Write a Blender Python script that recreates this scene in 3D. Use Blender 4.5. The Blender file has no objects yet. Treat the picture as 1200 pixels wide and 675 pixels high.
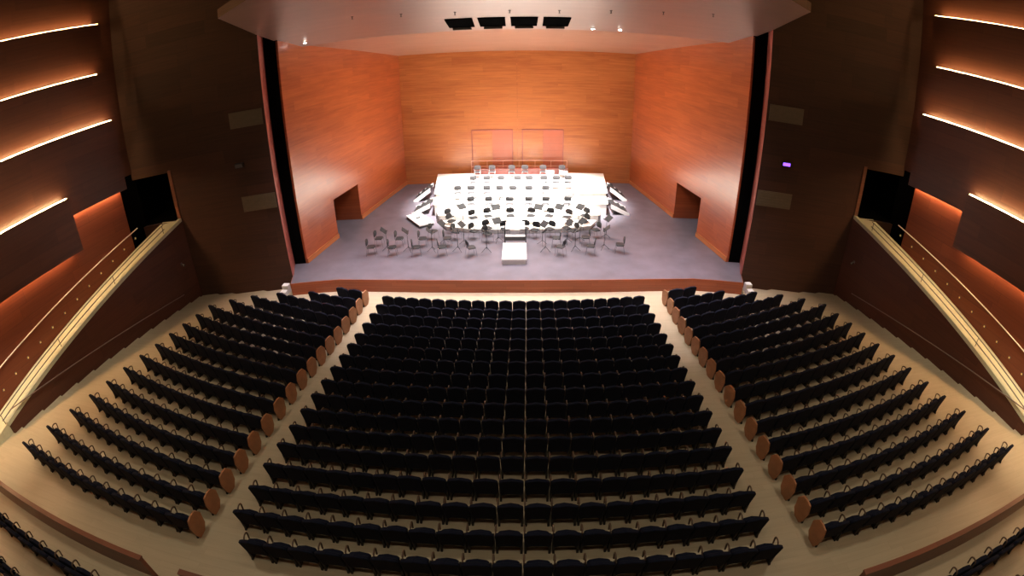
import bpy, bmesh, math, random
from mathutils import Vector, Matrix
random.seed(4)
PI = math.pi
scene = bpy.context.scene
COL = scene.collection

# ------------------------------------------------------------------ helpers
def lerp(a, b, t): return a + (b - a) * t

def link(name, bm, mat, parent=None, smooth=False, mats=None):
    bmesh.ops.recalc_face_normals(bm, faces=bm.faces[:])
    me = bpy.data.meshes.new(name)
    bm.to_mesh(me); bm.free()
    for m in (mats or [mat]): me.materials.append(m)
    if smooth:
        for p in me.polygons: p.use_smooth = True
    o = bpy.data.objects.new(name, me); COL.objects.link(o)
    if parent is not None: o.parent = parent
    return o

def tag(o, label=None, cat=None, group=None, kind=None):
    if label: o['label'] = label
    if cat: o['category'] = cat
    if group: o['group'] = group
    if kind: o['kind'] = kind
    return o

def empty(name, loc=(0, 0, 0), rz=0.0):
    o = bpy.data.objects.new(name, None); COL.objects.link(o)
    o.empty_display_size = .1
    o.location = loc; o.rotation_euler = (0, 0, rz)
    return o

def copy_tree(o, parent=None):
    c = o.copy(); COL.objects.link(c)
    if parent is not None: c.parent = parent
    for ch in list(o.children): copy_tree(ch, c)
    return c

def hexa(bm, lo4, hi4):
    """A solid from four bottom and four top corners."""
    v = [bm.verts.new(p) for p in list(lo4) + list(hi4)]
    fs = [bm.faces.new(f) for f in ([v[3], v[2], v[1], v[0]], [v[4], v[5], v[6], v[7]], [v[0], v[1], v[5], v[4]],
                                    [v[1], v[2], v[6], v[5]], [v[2], v[3], v[7], v[6]], [v[3], v[0], v[4], v[7]])]
    return fs

def box(bm, x0, x1, y0, y1, z0, z1, M=None):
    lo = [(x0, y0, z0), (x1, y0, z0), (x1, y1, z0), (x0, y1, z0)]
    hi = [(a, b, z1) for a, b, _ in lo]
    if M is not None:
        lo = [M @ Vector(p) for p in lo]; hi = [M @ Vector(p) for p in hi]
    return hexa(bm, lo, hi)

def prism(bm, pts, ext):
    """Extrude a planar polygon (3D points) along the vector ext."""
    e = Vector(ext)
    a = [bm.verts.new(p) for p in pts]; b = [bm.verts.new(Vector(p) + e) for p in pts]
    n = len(a)
    bm.faces.new(a[::-1]); bm.faces.new(b)
    for i in range(n): bm.faces.new([a[i], a[(i + 1) % n], b[(i + 1) % n], b[i]])

def tube(bm, pts, r, n=6, cap=True):
    pts = [Vector(p) for p in pts]; rings = []
    for i, p in enumerate(pts):
        t = (pts[min(i + 1, len(pts) - 1)] - pts[max(i - 1, 0)]).normalized()
        up = Vector((0, 0, 1)) if abs(t.z) < .9 else Vector((1, 0, 0))
        a = t.cross(up).normalized(); b = t.cross(a).normalized()
        rings.append([bm.verts.new(p + (a * math.cos(k * 2 * PI / n) + b * math.sin(k * 2 * PI / n)) * r) for k in range(n)])
    for r0, r1 in zip(rings, rings[1:]):
        for k in range(n): bm.faces.new([r0[k], r0[(k + 1) % n], r1[(k + 1) % n], r1[k]])
    if cap: bm.faces.new(rings[0][::-1]); bm.faces.new(rings[-1])

def lathe(bm, prof, n=12, M=None):
    rings = []
    for r, z in prof:
        ring = []
        for k in range(n):
            p = Vector((r * math.cos(2 * PI * k / n), r * math.sin(2 * PI * k / n), z))
            ring.append(bm.verts.new(M @ p if M is not None else p))
        rings.append(ring)
    for r0, r1 in zip(rings, rings[1:]):
        for k in range(n): bm.faces.new([r0[k], r0[(k + 1) % n], r1[(k + 1) % n], r1[k]])
    bm.faces.new(rings[0][::-1]); bm.faces.new(rings[-1])

def wallbox(bm, A, B, u0, u1, z0, z1, back):
    """A slab in the vertical plane through plan points A, B (u in metres from A along A->B), thickness behind it along `back`."""
    a = Vector((A[0], A[1], 0)); d = (Vector((B[0], B[1], 0)) - a).normalized(); k = Vector((back[0], back[1], 0))
    f = [a + d * u0, a + d * u1, a + d * u1 + k, a + d * u0 + k]
    z0 = z0 if isinstance(z0, tuple) else (z0, z0); z1 = z1 if isinstance(z1, tuple) else (z1, z1)
    zl = [z0[0], z0[1], z0[1], z0[0]]; zh = [z1[0], z1[1], z1[1], z1[0]]
    hexa(bm, [p + Vector((0, 0, z)) for p, z in zip(f, zl)], [p + Vector((0, 0, z)) for p, z in zip(f, zh)])

def BM(): return bmesh.new()

# ------------------------------------------------------------------ materials
def new_mat(name):
    m = bpy.data.materials.new(name); m.use_nodes = True
    nt = m.node_tree
    return m, nt, nt.nodes['Principled BSDF']

def plain(name, col, rough=.6, metal=0.0, noise=0.0, scale=20.0, coat=0.0, sheen=0.0):
    m, nt, b = new_mat(name)
    b.inputs['Base Color'].default_value = (*col, 1); b.inputs['Roughness'].default_value = rough
    b.inputs['Metallic'].default_value = metal; b.inputs['Coat Weight'].default_value = coat
    b.inputs['Sheen Weight'].default_value = sheen
    tc = nt.nodes.new('ShaderNodeTexCoord'); nz = nt.nodes.new('ShaderNodeTexNoise'); nz.inputs['Scale'].default_value = scale
    nz.inputs['Detail'].default_value = 4
    nt.links.new(tc.outputs['Object'], nz.inputs['Vector'])
    cr = nt.nodes.new('ShaderNodeValToRGB'); n = noise if noise else .06
    cr.color_ramp.elements[0].position = .3; cr.color_ramp.elements[1].position = .7
    cr.color_ramp.elements[0].color = (*[c * (1 - n) for c in col], 1); cr.color_ramp.elements[1].color = (*[min(1, c * (1 + n)) for c in col], 1)
    nt.links.new(nz.outputs['Fac'], cr.inputs['Fac']); nt.links.new(cr.outputs['Color'], b.inputs['Base Color'])
    return m

def emit(name, col, strength):
    m, nt, b = new_mat(name)
    b.inputs['Base Color'].default_value = (*col, 1)
    b.inputs['Emission Color'].default_value = (*col, 1); b.inputs['Emission Strength'].default_value = strength
    return m

def wood(name, dark, light, ph=.3, pl=2.4, u=(1, 0, 0), w=(0, 0, 1), var=.18, rough=.4, coat=.2, grain=14.0, seam=.25):
    """Wood boarding: boards pl long along u and ph wide along w, each with its own tone, streaked grain along u, thin seams."""
    m, nt, b = new_mat(name); N = nt.nodes.new; L = nt.links.new
    tc = N('ShaderNodeTexCoord'); pos = tc.outputs['Object']
    def dot(v):
        d = N('ShaderNodeVectorMath'); d.operation = 'DOT_PRODUCT'; L(pos, d.inputs[0]); d.inputs[1].default_value = v
        return d.outputs['Value']
    def mt(op, a, c=None):
        n = N('ShaderNodeMath'); n.operation = op
        for i, x in enumerate((a, c)):
            if x is None: continue
            if isinstance(x, (int, float)): n.inputs[i].default_value = x
            else: L(x, n.inputs[i])
        return n.outputs[0]
    U, W = dot(u), dot(w)
    row = mt('FLOOR', mt('DIVIDE', W, ph))
    wn = N('ShaderNodeTexWhiteNoise'); wn.noise_dimensions = '1D'; L(row, wn.inputs['W'])
    ush = mt('ADD', mt('DIVIDE', U, pl), mt('MULTIPLY', wn.outputs['Value'], 1.0))
    colm = mt('FLOOR', ush)
    cv = N('ShaderNodeCombineXYZ'); L(row, cv.inputs[0]); L(colm, cv.inputs[1])
    wn2 = N('ShaderNodeTexWhiteNoise'); wn2.noise_dimensions = '2D'; L(cv.outputs[0], wn2.inputs['Vector'])
    gv = N('ShaderNodeCombineXYZ'); L(mt('MULTIPLY', U, .55), gv.inputs[0]); L(mt('MULTIPLY', W, grain), gv.inputs[1]); L(mt('MULTIPLY', wn2.outputs['Value'], 9.0), gv.inputs[2])
    nz = N('ShaderNodeTexNoise'); nz.inputs['Scale'].default_value = 1.0; nz.inputs['Detail'].default_value = 5; nz.inputs['Roughness'].default_value = .6
    L(gv.outputs[0], nz.inputs['Vector'])
    fac = mt('ADD', mt('MULTIPLY', nz.outputs['Fac'], .75), mt('MULTIPLY', wn2.outputs['Value'], var * 1.6))
    cr = N('ShaderNodeValToRGB'); cr.color_ramp.elements[0].position = .25; cr.color_ramp.elements[1].position = .85
    cr.color_ramp.elements[0].color = (*dark, 1); cr.color_ramp.elements[1].color = (*light, 1)
    L(fac, cr.inputs['Fac'])
    fw = mt('FRACT', mt('DIVIDE', W, ph)); fu = mt('FRACT', ush)
    e1 = mt('LESS_THAN', fw, .012 / ph); e2 = mt('LESS_THAN', fu, .012 / pl)
    ed = mt('MAXIMUM', e1, e2)
    mx = N('ShaderNodeMixRGB'); mx.blend_type = 'MULTIPLY'; L(mt('MULTIPLY', ed, seam * 2), mx.inputs['Fac']); L(cr.outputs['Color'], mx.inputs['Color1']); mx.inputs['Color2'].default_value = (.3, .25, .22, 1)
    L(mx.outputs['Color'], b.inputs['Base Color'])
    b.inputs['Roughness'].default_value = rough; b.inputs['Coat Weight'].default_value = coat; b.inputs['Coat Roughness'].default_value = .25
    return m

M = {}
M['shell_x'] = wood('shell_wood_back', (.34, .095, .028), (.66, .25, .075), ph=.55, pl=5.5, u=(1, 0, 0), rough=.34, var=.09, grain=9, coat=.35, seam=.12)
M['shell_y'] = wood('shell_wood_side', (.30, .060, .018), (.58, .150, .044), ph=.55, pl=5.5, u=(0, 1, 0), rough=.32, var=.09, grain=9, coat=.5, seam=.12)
M['shell_door'] = wood('shell_door_wood', (.40, .105, .05), (.47, .125, .058), ph=.5, pl=9, u=(1, 0, 0), rough=.4)
M['shell_trim'] = wood('shell_trim_wood', (.34, .10, .03), (.55, .19, .06), ph=.2, pl=4, u=(0, 1, 0))
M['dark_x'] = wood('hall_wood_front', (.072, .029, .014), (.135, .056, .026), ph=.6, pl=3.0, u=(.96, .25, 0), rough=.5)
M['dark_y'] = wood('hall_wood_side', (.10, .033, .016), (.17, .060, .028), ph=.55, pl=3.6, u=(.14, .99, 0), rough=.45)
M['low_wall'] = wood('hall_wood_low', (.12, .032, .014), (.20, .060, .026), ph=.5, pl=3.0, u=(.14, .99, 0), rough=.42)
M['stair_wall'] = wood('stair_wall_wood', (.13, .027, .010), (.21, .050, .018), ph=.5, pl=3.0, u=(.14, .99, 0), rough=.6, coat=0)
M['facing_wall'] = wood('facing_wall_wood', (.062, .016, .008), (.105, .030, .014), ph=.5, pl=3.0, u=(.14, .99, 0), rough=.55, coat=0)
M['partition'] = wood('partition_wood', (.135, .040, .020), (.21, .064, .031), ph=.5, pl=3.0, u=(1, 0, 0), rough=.45)
M['rail_dim'] = plain('dim_rail', (.20, .14, .12), .5)
M['jamb'] = plain('jamb_wood', (.30, .075, .055), .45, noise=.12, scale=3)
M['fascia'] = wood('stage_edge_wood', (.30, .065, .022), (.46, .115, .042), ph=.15, pl=3.0, u=(1, 0, 0))
M['soffit'] = wood('canopy_wood', (.20, .105, .076), (.29, .155, .115), ph=1.6, pl=4.2, u=(1, 0, 0), w=(0, 1, 0), var=.08, grain=3, rough=.40, coat=1.0, seam=.1)
M['soffit'].node_tree.nodes['Principled BSDF'].inputs['Coat Roughness'].default_value = .40
M['soffit'].node_tree.nodes['Principled BSDF'].inputs['Specular IOR Level'].default_value = 1.0
M['stage_floor'] = plain('stage_floor_paint', (.120, .110, .135), .40, noise=.16, scale=1.3)
M['floor'] = wood('pale_floor_wood', (.42, .35, .235), (.52, .44, .305), ph=.24, pl=1.8, u=(1, 0, 0), w=(0, 1, 0), var=.07, grain=7, rough=.45, seam=.06)
M['stair'] = plain('cream_stair', (.58, .57, .40), .55, noise=.06, scale=6)
M['riser'] = wood('pale_riser_wood', (.74, .70, .62), (.82, .79, .72), ph=1.0, pl=2.0, u=(1, 0, 0), w=(0, 1, 0), var=.08, rough=.5, seam=.08)
M['white'] = plain('white_board', (.82, .81, .79), .5, noise=.03)
M['black'] = plain('black_boxes_unlit_voids', (.004, .004, .004), .9)  # black of the light boxes; also paints the shade of recesses and slots
M['black'].node_tree.nodes['Principled BSDF'].inputs['Specular IOR Level'].default_value = 0.0
M['black_metal'] = plain('black_metal', (.02, .02, .022), .45, metal=.3)
M['grey_metal'] = plain('grey_metal', (.10, .10, .10), .5)
M['chrome'] = plain('chrome', (.55, .55, .57), .25, metal=.9)
M['pale_metal'] = plain('pale_metal', (.80, .72, .64), .35)
M['navy'] = plain('navy_fabric', (.0042, .0066, .0190), .95, noise=.2, scale=60)
M['navy'].node_tree.nodes['Principled BSDF'].inputs['Specular IOR Level'].default_value = .25
M['seat_leg'] = plain('seat_leg_paint', (.012, .009, .008), .6)
M['arm_wood'] = plain('armrest_wood', (.10, .060, .036), .45, noise=.15)
M['end_wood'] = plain('end_panel_wood', (.36, .155, .068), .45, noise=.14, scale=5)
M['chair_black'] = plain('chair_black_plastic', (.015, .0145, .016), .55)
M['chair_grey'] = plain('chair_grey_fabric', (.022, .018, .020), .7)
M['stand_black'] = plain('stand_black', (.010, .010, .011), .6)
M['vent'] = plain('pale_vent', (.135, .105, .068), .6, noise=.08, scale=8)
M['rail_pink'] = plain('pink_rail', (.72, .34, .22), .4)
M['bench'] = wood('bench_red_wood', (.08, .012, .008), (.12, .02, .012), ph=.3, pl=2, u=(1, 0, 0))
M['led'] = emit('warm_cove_light', (1.0, .68, .32), 80.0)
M['led_top'] = emit('warm_cove_light_upper', (1.0, .66, .30), 72.0)
M['led_under'] = emit('amber_under_light', (1.0, .60, .28), 70.0)
M['lamp'] = emit('lamp_glass', (1.0, .93, .82), 40)
M['step_lamp'] = emit('step_lamp_glass', (1.0, .72, .25), .22)
M['purple'] = emit('purple_lamp', (.30, .10, 1.0), 2.2)
M['ceiling'] = plain('hall_ceiling_paint', (.06, .045, .035), .8)

ORD = ['', 'first', 'second', 'third', 'fourth', 'fifth', 'sixth', 'seventh', 'eighth', 'ninth', 'tenth', 'eleventh', 'twelfth', 'thirteenth',
       'fourteenth', 'fifteenth', 'sixteenth', 'seventeenth', 'eighteenth', 'nineteenth', 'twentieth']

# ------------------------------------------------------------------ seating rows (plan curves)
NROW = 17
RISE = .075
def interp(tab, i):
    for (a, va), (b, vb) in zip(tab, tab[1:]):
        if a <= i <= b: return lerp(va, vb, (i - a) / (b - a))
    (a, va), (b, vb) = (tab[0], tab[1]) if i < tab[0][0] else (tab[-2], tab[-1])
    return lerp(va, vb, (i - a) / (b - a))
CY = [(1, 17.0), (5, 13.85), (9, 10.85), (13, 7.93), (17, 4.82)]
CE = [(1, .45), (5, .25), (9, .17), (13, .03), (17, -.13)]
SI = [(1, 17.93), (5, 14.5), (9, 11.4), (13, 8.1), (17, 4.92)]
XI = [(1, 6.62), (5, 6.72), (9, 6.92), (13, 7.08), (17, 7.22)]
XIR = [(1, 6.54), (5, 6.53), (9, 6.63), (13, 6.74), (17, 6.88)]
SO = {1: (7.95, 18.3), 2: (9.1, 17.75), 3: (10.6, 17.5), 4: (11.75, 17.1), 5: (12.65, 16.6), 6: (13.4, 15.95), 7: (13.5, 15.03), 8: (13.62, 14.15),
      9: (13.72, 13.28), 10: (13.8, 12.38), 11: (13.95, 11.5), 12: (14.08, 10.58), 13: (14.18, 9.62), 14: (14.3, 8.72), 15: (14.5, 7.78), 16: (14.8, 6.75), 17: (15.2, 5.75)}
def y_centre(i, x): return interp(CY, i) + interp(CE, i) * (x / 5.6) ** 2
def y_side(i, x):
    j = min(max(i, 1), NROW)
    xi, yi = interp(XI, j), interp(SI, j); xo, yo = SO[int(round(j))]
    t = (x - xi) / (xo - xi)
    sag = .16 if j > 4 else .05
    y = lerp(yi, yo, t) - (sag * 4 * t * (1 - t) if 0 <= t <= 1 else 0)
    return y
def y_row(i, x):
    x = abs(x)
    if x <= 5.9: return y_centre(i, x)
    if x >= 6.6: return y_side(i, x)
    return lerp(y_centre(i, 5.9), y_side(i, 6.6), (x - 5.9) / .7)
def row_z(i): return RISE * (i - 1)

# ------------------------------------------------------------------ the setting: floors
XS = [-19.5, -18, -17, -16, -15, -14, -13, -12, -11, -10, -9, -8, -7.2, -6.6, -5.9, -5, -4, -3, -2, -1]
XS = XS + [0] + [-x for x in XS[::-1]]
bm = BM()
def curve(i):                                                     # rear edge of the terrace of row i
    return [(x, y_row(i, x) - .17) for x in XS]
def strip(c0, c1, z):
    v0 = [bm.verts.new((x, y, z)) for x, y in c0]; v1 = [bm.verts.new((x, y, z)) for x, y in c1]
    for k in range(len(v0) - 1): bm.faces.new([v0[k], v0[k + 1], v1[k + 1], v1[k]])
def riser(c, z0, z1):
    v0 = [bm.verts.new((x, y, z0)) for x, y in c]; v1 = [bm.verts.new((x, y, z1)) for x, y in c]
    for k in range(len(v0) - 1): bm.faces.new([v0[k], v0[k + 1], v1[k + 1], v1[k]])
prev = [(x, 24.0) for x in XS]
for i in range(1, NROW):
    c = curve(i)
    strip(c, [(x, max(y, yy)) for (x, y), (_, yy) in zip(prev, c)], row_z(i)); riser(c, row_z(i), row_z(i + 1)); prev = c
ZB = row_z(NROW)                                                   # rear cross aisle level 1.2
ZR = ZB + .40                                                      # rear seating level
rear_wall_y = lambda x: 3.42 + .0038 * max(0, abs(x) - 6) ** 2 * 1.6
c = [(x, rear_wall_y(x)) for x in XS]
strip(c, prev, ZB); riser(c, ZB, ZR)
strip([(x, -4.0) for x in XS], c, ZR)
tag(link('floor', bm, M['floor']), kind='structure')

# stage floor, its curved wooden front edge
ZS = .6
front = [(-10.6, 19.0), (-9.4, 19.25), (-8.2, 19.42), (-6, 19.36), (-4, 19.3), (-2, 19.27), (0, 19.26), (2, 19.27), (4, 19.3), (6, 19.36), (8.2, 19.42), (9.4, 19.25), (10.6, 19.0)]
bm = BM()
prism(bm, [(x, y + .06, ZS - .12) for x, y in front] + [(10.80, 19.78, ZS - .12), (13.5, 20.6, ZS - .12), (13.5, 37.5, ZS - .12), (-13.5, 37.5, ZS - .12), (-13.5, 20.6, ZS - .12), (-10.80, 19.78, ZS - .12)], (0, 0, .12))
fs = tag(link('floor_stage', bm, M['stage_floor']), kind='structure')
bm = BM()
fr2 = [(-10.82, 19.74)] + front + [(10.82, 19.74)]
for (x0, y0), (x1, y1) in zip(fr2, fr2[1:]):
    zb = -.02
    hexa(bm, [(x0, y0, zb), (x1, y1, zb), (x1, y1 + .05, zb), (x0, y0 + .05, zb)], [(x0, y0, ZS + .01), (x1, y1, ZS + .01), (x1, y1 + .05, ZS + .01), (x0, y0 + .05, ZS + .01)])
tag(link('trim_1', bm, M['fascia']), kind='structure')

# ------------------------------------------------------------------ stage shell: side walls with door openings, back wall, ceiling
SW0, SW1 = (10.62, 21.35), (8.36, 35.4)                            # right wall in plan; left wall mirrored
LEN = math.dist(SW0, SW1)
def u_of_y(y): return (y - SW0[1]) / (SW1[1] - SW0[1]) * LEN
D0, D1, DZ = u_of_y(24.75), u_of_y(27.75), 2.86
def ceil_z(y): return lerp(11.62, 10.28, (y - 21.35) / 14.05)
for s, side in ((-1, 'left'), (1, 'right')):
    A, B = (s * SW0[0], SW0[1]), (s * SW1[0], SW1[1])
    back = (s * .18, 0)
    zc = lambda u: ceil_z(SW0[1] + u / LEN * 14.05) + .1
    bm = BM()
    wallbox(bm, A, B, 0, D0, ZS, (zc(0), zc(D0)), back)
    wallbox(bm, A, B, D0, D1, DZ, (zc(D0), zc(D1)), back)
    wallbox(bm, A, B, D1, LEN, ZS, (zc(D1), zc(LEN)), back)
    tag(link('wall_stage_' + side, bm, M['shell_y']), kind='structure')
    # recess behind the opening: wood lined near the stage, dark inside
    bm = BM()
    P = lambda u, k, z: (lerp(A[0], B[0], u / LEN) + s * k, lerp(A[1], B[1], u / LEN), z)
    for u in (D0, D1):
        w = -.08 if u == D0 else .08
        hexa(bm, [P(u, .17, ZS), P(u + w, .17, ZS), P(u + w, 1.7, ZS), P(u, 1.7, ZS)], [P(u, .17, DZ), P(u + w, .17, DZ), P(u + w, 1.7, DZ), P(u, 1.7, DZ)])
    hexa(bm, [P(D0, .17, DZ), P(D1, .17, DZ), P(D1, 1.7, DZ), P(D0, 1.7, DZ)], [P(D0, .17, DZ + .1), P(D1, .17, DZ + .1), P(D1, 1.7, DZ + .1), P(D0, 1.7, DZ + .1)])
    dr = tag(link('door_%d' % (1 if s < 0 else 2), bm, M['shell_y']), kind='structure')
    bm = BM()
    hexa(bm, [P(D0 - .1, 1.7, ZS), P(D1 + .1, 1.7, ZS), P(D1 + .1, 1.8, ZS), P(D0 - .1, 1.8, ZS)], [P(D0 - .1, 1.7, DZ + .1), P(D1 + .1, 1.7, DZ + .1), P(D1 + .1, 1.8, DZ + .1), P(D0 - .1, 1.8, DZ + .1)])
    link('door_leaf', bm, M['black'], dr)  # black end sheet standing in for the unlit recess, no real leaf
    # skirting along the wall
    bm = BM()
    for a, b in ((0, D0), (D1, LEN)): wallbox(bm, A, B, a, b, ZS, ZS + .26, (-s * .05, 0))
    tag(link('baseboard_stage_' + side, bm, M['shell_trim']), kind='structure')

DOORS = ((-3.28, -.38), (.36, 3.28))
bm = BM(); box(bm, -8.5, 8.5, 35.4, 35.6, ZS, 10.6)
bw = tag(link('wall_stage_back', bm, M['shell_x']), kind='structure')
for k, (x0, x1) in enumerate(DOORS):
    bm = BM(); xm = (x0 + x1) / 2
    box(bm, x0 + .02, xm - .01, 35.36, 35.4, 1.62, 4.5)
    d = tag(link('door_%d' % (3 + k), bm, M['shell_x']), kind='structure')
    bm = BM(); box(bm, xm + .01, x1 - .02, 35.355, 35.4, 1.62, 4.5); link('door_leaf', bm, M['shell_door'], d)
    bm = BM()
    box(bm, x0 - .04, x0 + .02, 35.345, 35.4, 1.6, 4.56); box(bm, x1 - .02, x1 + .04, 35.345, 35.4, 1.6, 4.56); box(bm, x0 - .04, x1 + .04, 35.345, 35.4, 4.5, 4.58)
    link('door_frame', bm, M['jamb'], d)
bm = BM(); box(bm, -8.36, 8.36, 35.35, 35.4, ZS, ZS + .22)
tag(link('baseboard_stage_back', bm, M['shell_trim']), kind='structure')
bm = BM(); box(bm, -.03, .03, 35.385, 35.42, 1.6, 10.3)
tag(link('trim_2', bm, M['shell_trim']), kind='structure')

# shell ceiling, and the canopy in front of it which climbs towards the hall
bm = BM()
hexa(bm, [(-10.6, 23.4, 11.42), (10.6, 23.4, 11.42), (8.5, 35.6, 10.27), (-8.5, 35.6, 10.27)], [(-10.6, 23.4, 11.6), (10.6, 23.4, 11.6), (8.5, 35.6, 10.47), (-8.5, 35.6, 10.47)])
M['shell_top'] = wood('shell_ceiling_wood', (.40, .23, .165), (.54, .32, .235), ph=1.6, pl=4.2, u=(1, 0, 0), w=(0, 1, 0), var=.08, grain=3, rough=.4, coat=.6, seam=.1)
tag(link('ceiling_stage', bm, M['shell_top']), kind='structure')
def can_z(y): return 11.34 + .205 * (23.4 - y)
cp = [(-10.75, 23.4), (-10.86, 19.82), (-10.65, 16.55), (-8.7, 15.4), (-5.0, 14.6), (0, 14.3), (5.0, 14.6), (8.7, 15.4), (10.65, 16.55), (10.86, 19.82), (10.75, 23.4)]
wing = lambda x, y: can_z(y)
bm = BM()
lo = [bm.verts.new((x, y, wing(x, y))) for x, y in cp]; hi = [bm.verts.new((x, y, wing(x, y) + .35)) for x, y in cp]
n = len(cp)
bm.faces.new(lo[::-1]); bm.faces.new(hi)
for i in range(n): bm.faces.new([lo[i], lo[(i + 1) % n], hi[(i + 1) % n], hi[i]])
bmesh.ops.recalc_face_normals(bm, faces=bm.faces[:])
for f_ in bm.faces:
    if abs(f_.normal.z) < .7: f_.material_index = 1
tag(link('ceiling_canopy', bm, None, mats=[M['soffit'], M['dark_x']]), kind='structure')

# ------------------------------------------------------------------ proscenium: jambs, black slots, splayed front walls
J, K = (10.82, 19.8), (15.76, 18.55)
FD = (Vector(K) - Vector(J)).normalized()
fu = lambda x: (x - J[0]) / FD.x                                   # x of the wall plane -> u
for s, side in ((-1, 'left'), (1, 'right')):
    A, B = (s * J[0], J[1]), (s * K[0], K[1])
    back = (s * FD.y * -.22, .22 * FD.x)
    ua, ub, ue = fu(15.92), fu(18.35), fu(21.5)
    zd0, zd1 = 4.28, 6.68
    bm = BM()
    wallbox(bm, A, B, 0, ua, -.3, 17.2, back)
    wallbox(bm, A, B, ua, ub, zd1, 17.2, back)
    wallbox(bm, A, B, ua, ub, -.3, zd0, back)
    wallbox(bm, A, B, ub, ue, -.3, 17.2, back)
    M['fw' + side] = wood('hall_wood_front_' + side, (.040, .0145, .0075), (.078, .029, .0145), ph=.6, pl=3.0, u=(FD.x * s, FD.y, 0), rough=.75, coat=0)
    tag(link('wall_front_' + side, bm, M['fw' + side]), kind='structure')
    # passage behind the stair door, its unlit darkness put into a black lining
    bm = BM()
    q = lambda u, k, z: (s * (J[0] + FD.x * u) + s * -FD.y * k * .0 + 0, J[1] + FD.y * u + k, z)
    for u0, u1 in ((ua - .1, ua), (ub, ub + .1)):
        hexa(bm, [q(u0, .2, zd0), q(u1, .2, zd0), q(u1, 2.6, zd0), q(u0, 2.6, zd0)], [q(u0, .2, zd1), q(u1, .2, zd1), q(u1, 2.6, zd1), q(u0, 2.6, zd1)])
    hexa(bm, [q(ua, .2, zd1), q(ub, .2, zd1), q(ub, 2.6, zd1), q(ua, 2.6, zd1)], [q(ua, .2, zd1 + .1), q(ub, .2, zd1 + .1), q(ub, 2.6, zd1 + .1), q(ua, 2.6, zd1 + .1)])
    hexa(bm, [q(ua, .2, zd0 - .1), q(ub, .2, zd0 - .1), q(ub, 2.6, zd0 - .1), q(ua, 2.6, zd0 - .1)], [q(ua, .2, zd0), q(ub, .2, zd0), q(ub, 2.6, zd0), q(ua, 2.6, zd0)])
    hexa(bm, [q(ua, 2.6, zd0), q(ub, 2.6, zd0), q(ub, 2.7, zd0), q(ua, 2.7, zd0)], [q(ua, 2.6, zd1), q(ub, 2.6, zd1), q(ub, 2.7, zd1), q(ua, 2.7, zd1)])
    dr = tag(link('door_%d' % (5 if s < 0 else 6), bm, M['black']), kind='structure')
    bm = BM()
    wallbox(bm, A, B, ua - .16, ua + .02, zd0, zd1 + .1, (s * FD.y * .06, -.06))
    link('door_frame', bm, M['low_wall'], dr)
    # jamb return, and a black slab painting in the dark gap behind it
    bm = BM()
    hexa(bm, [(s * 10.82, 19.8, .2), (s * 10.86, 20.05, .2), (s * 11.36, 21.3, .2), (s * 11.5, 21.2, .2)], [(s * 10.82, 19.8, 12.3), (s * 10.86, 20.05, 12.3), (s * 11.36, 21.3, 12.2), (s * 11.5, 21.2, 12.2)])
    tag(link('trim_%d' % (3 if s < 0 else 4), bm, M['jamb']), kind='structure')
    bm = BM()
    hexa(bm, [(s * 10.64, 21.36, ZS), (s * 11.6, 21.25, ZS), (s * 11.6, 21.45, ZS), (s * 10.8, 21.55, ZS)], [(s * 10.64, 21.36, 11.9), (s * 11.6, 21.25, 11.9), (s * 11.6, 21.45, 11.9), (s * 10.8, 21.55, 11.9)])
    tag(link('trim_%d' % (5 if s < 0 else 6), bm, M['black']), kind='structure')
    # pale rectangular panels on the front wall
    for zc_, xa, xb, lab in ((8.46, 10.93, 12.47, 'upper'), (4.55, 10.88, 12.5, 'lower')):
        e = empty('wall_panel', (s * (xa + xb) / 2, J[1] + FD.y * fu((xa + xb) / 2), zc_))
        tag(e, 'pale rectangular %s panel on the dark %s front wall beside the stage' % (lab, side), 'wall panel', 'pale panels beside the stage')
        e.rotation_euler = (0, 0, math.atan2(s * FD.y, FD.x) )
        w2 = fu(xb) - fu(xa)
        bm = BM(); box(bm, -w2 / 2, w2 / 2, -.045, -.005, -.36, .36); link('frame', bm, M['vent'], e)
        bm = BM()
        for k in range(5): box(bm, -w2 / 2 + .05, w2 / 2 - .05, -.055, -.04, -.31 + k * .13, -.22 + k * .13)
        link('grille', bm, M['vent'], e)

# ------------------------------------------------------------------ side walls with lit panels, stairs, lower walls
SA, SB = (17.45, 6.55), (15.75, 18.6)                              # inner edge of the right stair in plan
SD = (Vector(SB) - Vector(SA)).normalized()
NOUT = Vector((SD.y, -SD.x))                                       # outward (away from the hall) on the right side
def spt(s, y, off):                                                # plan point at given y on the line offset outwards
    t = (y - SA[1] - NOUT.y * off) / SD.y
    p = Vector(SA) + SD * t + NOUT * off
    return (s * p.x, p.y)
stair_z = lambda y: 1.70 + .223 * (y - 6.8)
OW = 1.22
def slab(bm, s, y0, y1, off, th, z0, z1):
    p = [spt(s, y0, off), spt(s, y1, off), spt(s, y1, off + th), spt(s, y0, off + th)]
    z0 = z0 if isinstance(z0, tuple) else (z0, z0); z1 = z1 if isinstance(z1, tuple) else (z1, z1)
    zl, zh = [z0[0], z0[1], z0[1], z0[0]], [z1[0], z1[1], z1[1], z1[0]]
    hexa(bm, [(*a, z) for a, z in zip(p, zl)], [(*a, z) for a, z in zip(p, zh)])

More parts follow.
